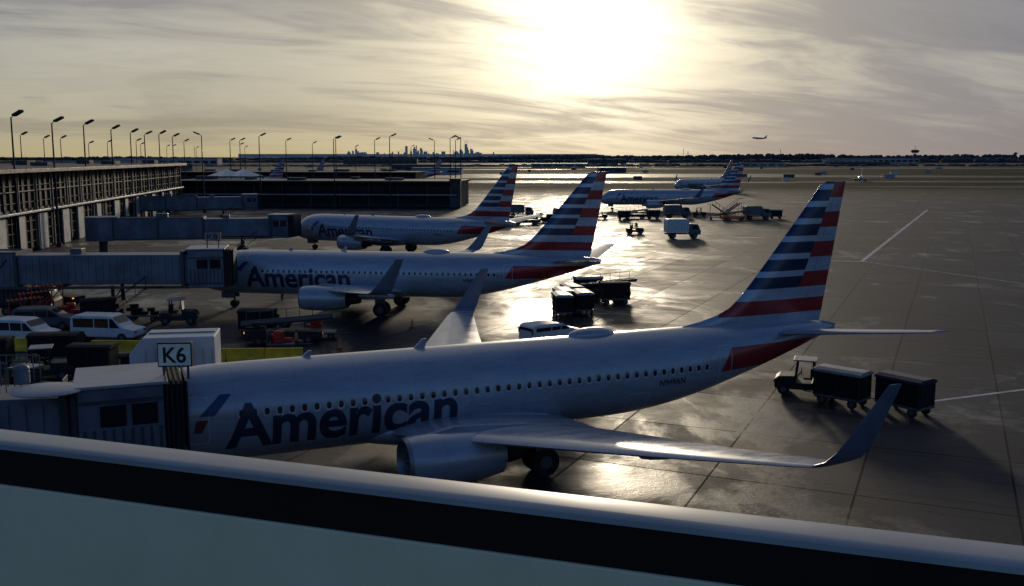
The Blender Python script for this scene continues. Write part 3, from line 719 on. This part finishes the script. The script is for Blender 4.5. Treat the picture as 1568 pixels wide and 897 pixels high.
# ------------------------------------------------------------ city skyline
M_city=mat('hazy_city_facade',(.6,.55,.52),.9,0,.12,.002)  # pale base colour stands in for aerial haze over the towers
def skyline():
    e=empty('city_skyline',(0,26000,0)); mb=MB(); k=26000/1512
    def b(u,w,h,top=0):
        x=(u-784)*k; W=w*k; hh=h*k
        mb.box((x,0,hh/2),(W,W*.8,hh))
        if top: mb.box((x,0,hh+top*k/2),(W*.5,W*.4,top*k))
    random.seed(3)
    for i in range(75):
        u=random.choice([random.gauss(550,9),random.gauss(635,20),random.gauss(690,30),random.gauss(715,18),random.uniform(528,775)])
        if 528<u<790: b(u,random.uniform(1.5,4.5),random.uniform(3,8)+(3 if 610<u<660 or 700<u<725 else 0),random.choice([0,0,1,2]))
    b(548,3.,12); b(548,.6,18); b(543,2.5,10); b(556,2,8)
    b(624,3.5,17); b(636,4,13,3); b(646,3,14); b(639,1.5,18); b(653,5,9); b(612,2,9); b(665,3,8); b(680,6,9)
    b(715,5,15); b(714,3.5,20); b(713,.6,25); b(716,.6,25); b(722,3,13); b(706,3,12); b(699,3,9); b(756,2,8); b(732,3,8)
    mb.box((-2500,600,45),(9500,400,90)); mb.done('towers',M_city,e)
skyline()

# ------------------------------------------------------------ window sill & terminal wall at the viewer's position
def sill():
    a=math.atan2(-.326,.946)
    e=empty('window_sill',(0,1.017,H-.35),a)
    prof=[(.0,0),(-.006,.0),(-.036,.0),(-.041,-.0012),(-.0445,-.004),(-.045,-.010),(0,-.010)]
    mb=MB(); mb.loft([[(x,p[0],p[1]) for p in prof] for x in (-6,-3,0,3,6)])
    mb.done('aluminium_cap',mat('sill_aluminium',(.36,.37,.38),.42,.25,.12,3),e,smooth=True)
    MB().box((0,-.025,-.0335),(12,.032,.046)).done('shadow_gap_strip',mat('shadow_gap_strip',(.016,.011,.008),.6,0,.2,6,0,.2),e)  # near-black strip standing in for the shadow gap under the cap
    MB().box((0,-.010,-.5565),(12,.07,1.0)).done('inner_panel',mat('laminate_panel',(.88,.76,.50),.65,0,.04,9,.05),e,.002)
    MB().box((0,.1,-7.6),(60,.13,12.6)).done('outer_wall',M_concb,e)
sill()

# ------------------------------------------------------------ world
w=bpy.data.worlds.new('World'); scene.world=w; w.use_nodes=True
nt=NT(w.node_tree); bg=w.node_tree.nodes['Background']
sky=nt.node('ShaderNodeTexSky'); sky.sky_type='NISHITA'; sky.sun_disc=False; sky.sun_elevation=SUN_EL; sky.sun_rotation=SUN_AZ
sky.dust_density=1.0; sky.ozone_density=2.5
d=nt.vm('NORMALIZE',nt.node('ShaderNodeTexCoord').outputs['Generated'])
s=nt.sep(d); zc=nt.m('MAXIMUM',s[2],0.)
rawdot=nt.vm('DOT_PRODUCT',d,tuple(SUNV),1); dot=nt.m('MAXIMUM',rawdot,0.)
den=nt.m('ADD',zc,.17)
p=nt.comb(nt.m('DIVIDE',s[0],den),nt.m('DIVIDE',s[1],den),0.)
rt=nt.node('ShaderNodeVectorRotate'); rt.inputs['Angle'].default_value=R(-24); nt.put(rt.inputs['Vector'],p)
c1=nt.noise(nt.vm('ADD',nt.vm('MULTIPLY',rt.outputs[0],(.55,.9,1)),(4.3,.9,0)),1.05,5,.52,.8)
c2=nt.noise(nt.vm('MULTIPLY',rt.outputs[0],(.7,2.0,1)),1.7,6,.62,1.6)
side_d=nt.m('ADD',nt.ss(s[0],.05,.40,0,.12),nt.m('MULTIPLY',nt.ss(zc,.05,.15,0,.08),nt.ss(s[0],.1,.4,.3,1.)))
mixn=nt.m('ADD',nt.m('ADD',nt.m('MULTIPLY',c1,.62),nt.m('MULTIPLY',c2,.38)),side_d)
cl=nt.ss(mixn,.43,.64)
wisp=nt.ss(c2,.35,.68)
lo=nt.m('POWER',2.718,nt.m('MULTIPLY',zc,-18.))
lr=nt.ss(s[0],-.35,.35)
g1=nt.m('POWER',dot,120.); g2=nt.m('POWER',dot,45.); g3=nt.m('POWER',dot,12.); g0=nt.m('POWER',dot,420.)
hor=nt.mix(lr,(.44,.37,.20),(.29,.25,.24))
bright=nt.mix(lo,(.43,.43,.40),hor); dark=nt.mix(lo,(.19,.205,.245),nt.mix(1.,hor,(.82,.82,.9),'MULTIPLY'))
layer=nt.mix(cl,bright,dark)
layer=nt.mix(nt.m('MULTIPLY',nt.m('SUBTRACT',1.,lo),.8),layer,nt.mix(wisp,(.86,.87,.90),(1.14,1.13,1.1)),'MULTIPLY')
def addc(a,b,f): return nt.mix(f,a,b,'ADD')
att=nt.m('SUBTRACT',1.1,nt.m('ADD',nt.m('MULTIPLY',cl,.5),nt.m('MULTIPLY',wisp,.3)))
layer=addc(layer,(.17,.13,.06),g3)
layer=addc(layer,(.36,.28,.145),nt.m('MULTIPLY',g2,att,clamp=True))
layer=addc(layer,(.62,.56,.42),nt.m('MULTIPLY',g1,att,clamp=True))
layer=addc(layer,(.8,.76,.64),nt.m('MULTIPLY',g0,nt.m('ADD',att,.2),clamp=True))
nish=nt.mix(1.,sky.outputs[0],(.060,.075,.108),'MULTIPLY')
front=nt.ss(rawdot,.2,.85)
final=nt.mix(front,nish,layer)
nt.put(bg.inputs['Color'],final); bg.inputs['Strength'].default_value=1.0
sl=bpy.data.lights.new('sun','SUN'); sl.energy=1.6; sl.angle=R(5); sl.color=(1,.84,.62)
so=bpy.data.objects.new('sun',sl); link(so); so.rotation_euler=SUNV.to_track_quat('Z','Y').to_euler()

# ------------------------------------------------------------ camera
cam=bpy.data.cameras.new('camera'); co=bpy.data.objects.new('camera',cam); link(co)
cam.sensor_width=36; cam.lens=36*1512/1568; cam.clip_start=.05; cam.clip_end=90000
co.location=(0,0,H); co.rotation_euler=(R(90-7.85),0,0); scene.camera=co
scene.view_settings.view_transform='Standard'; scene.view_settings.look='None'; scene.view_settings.exposure=0
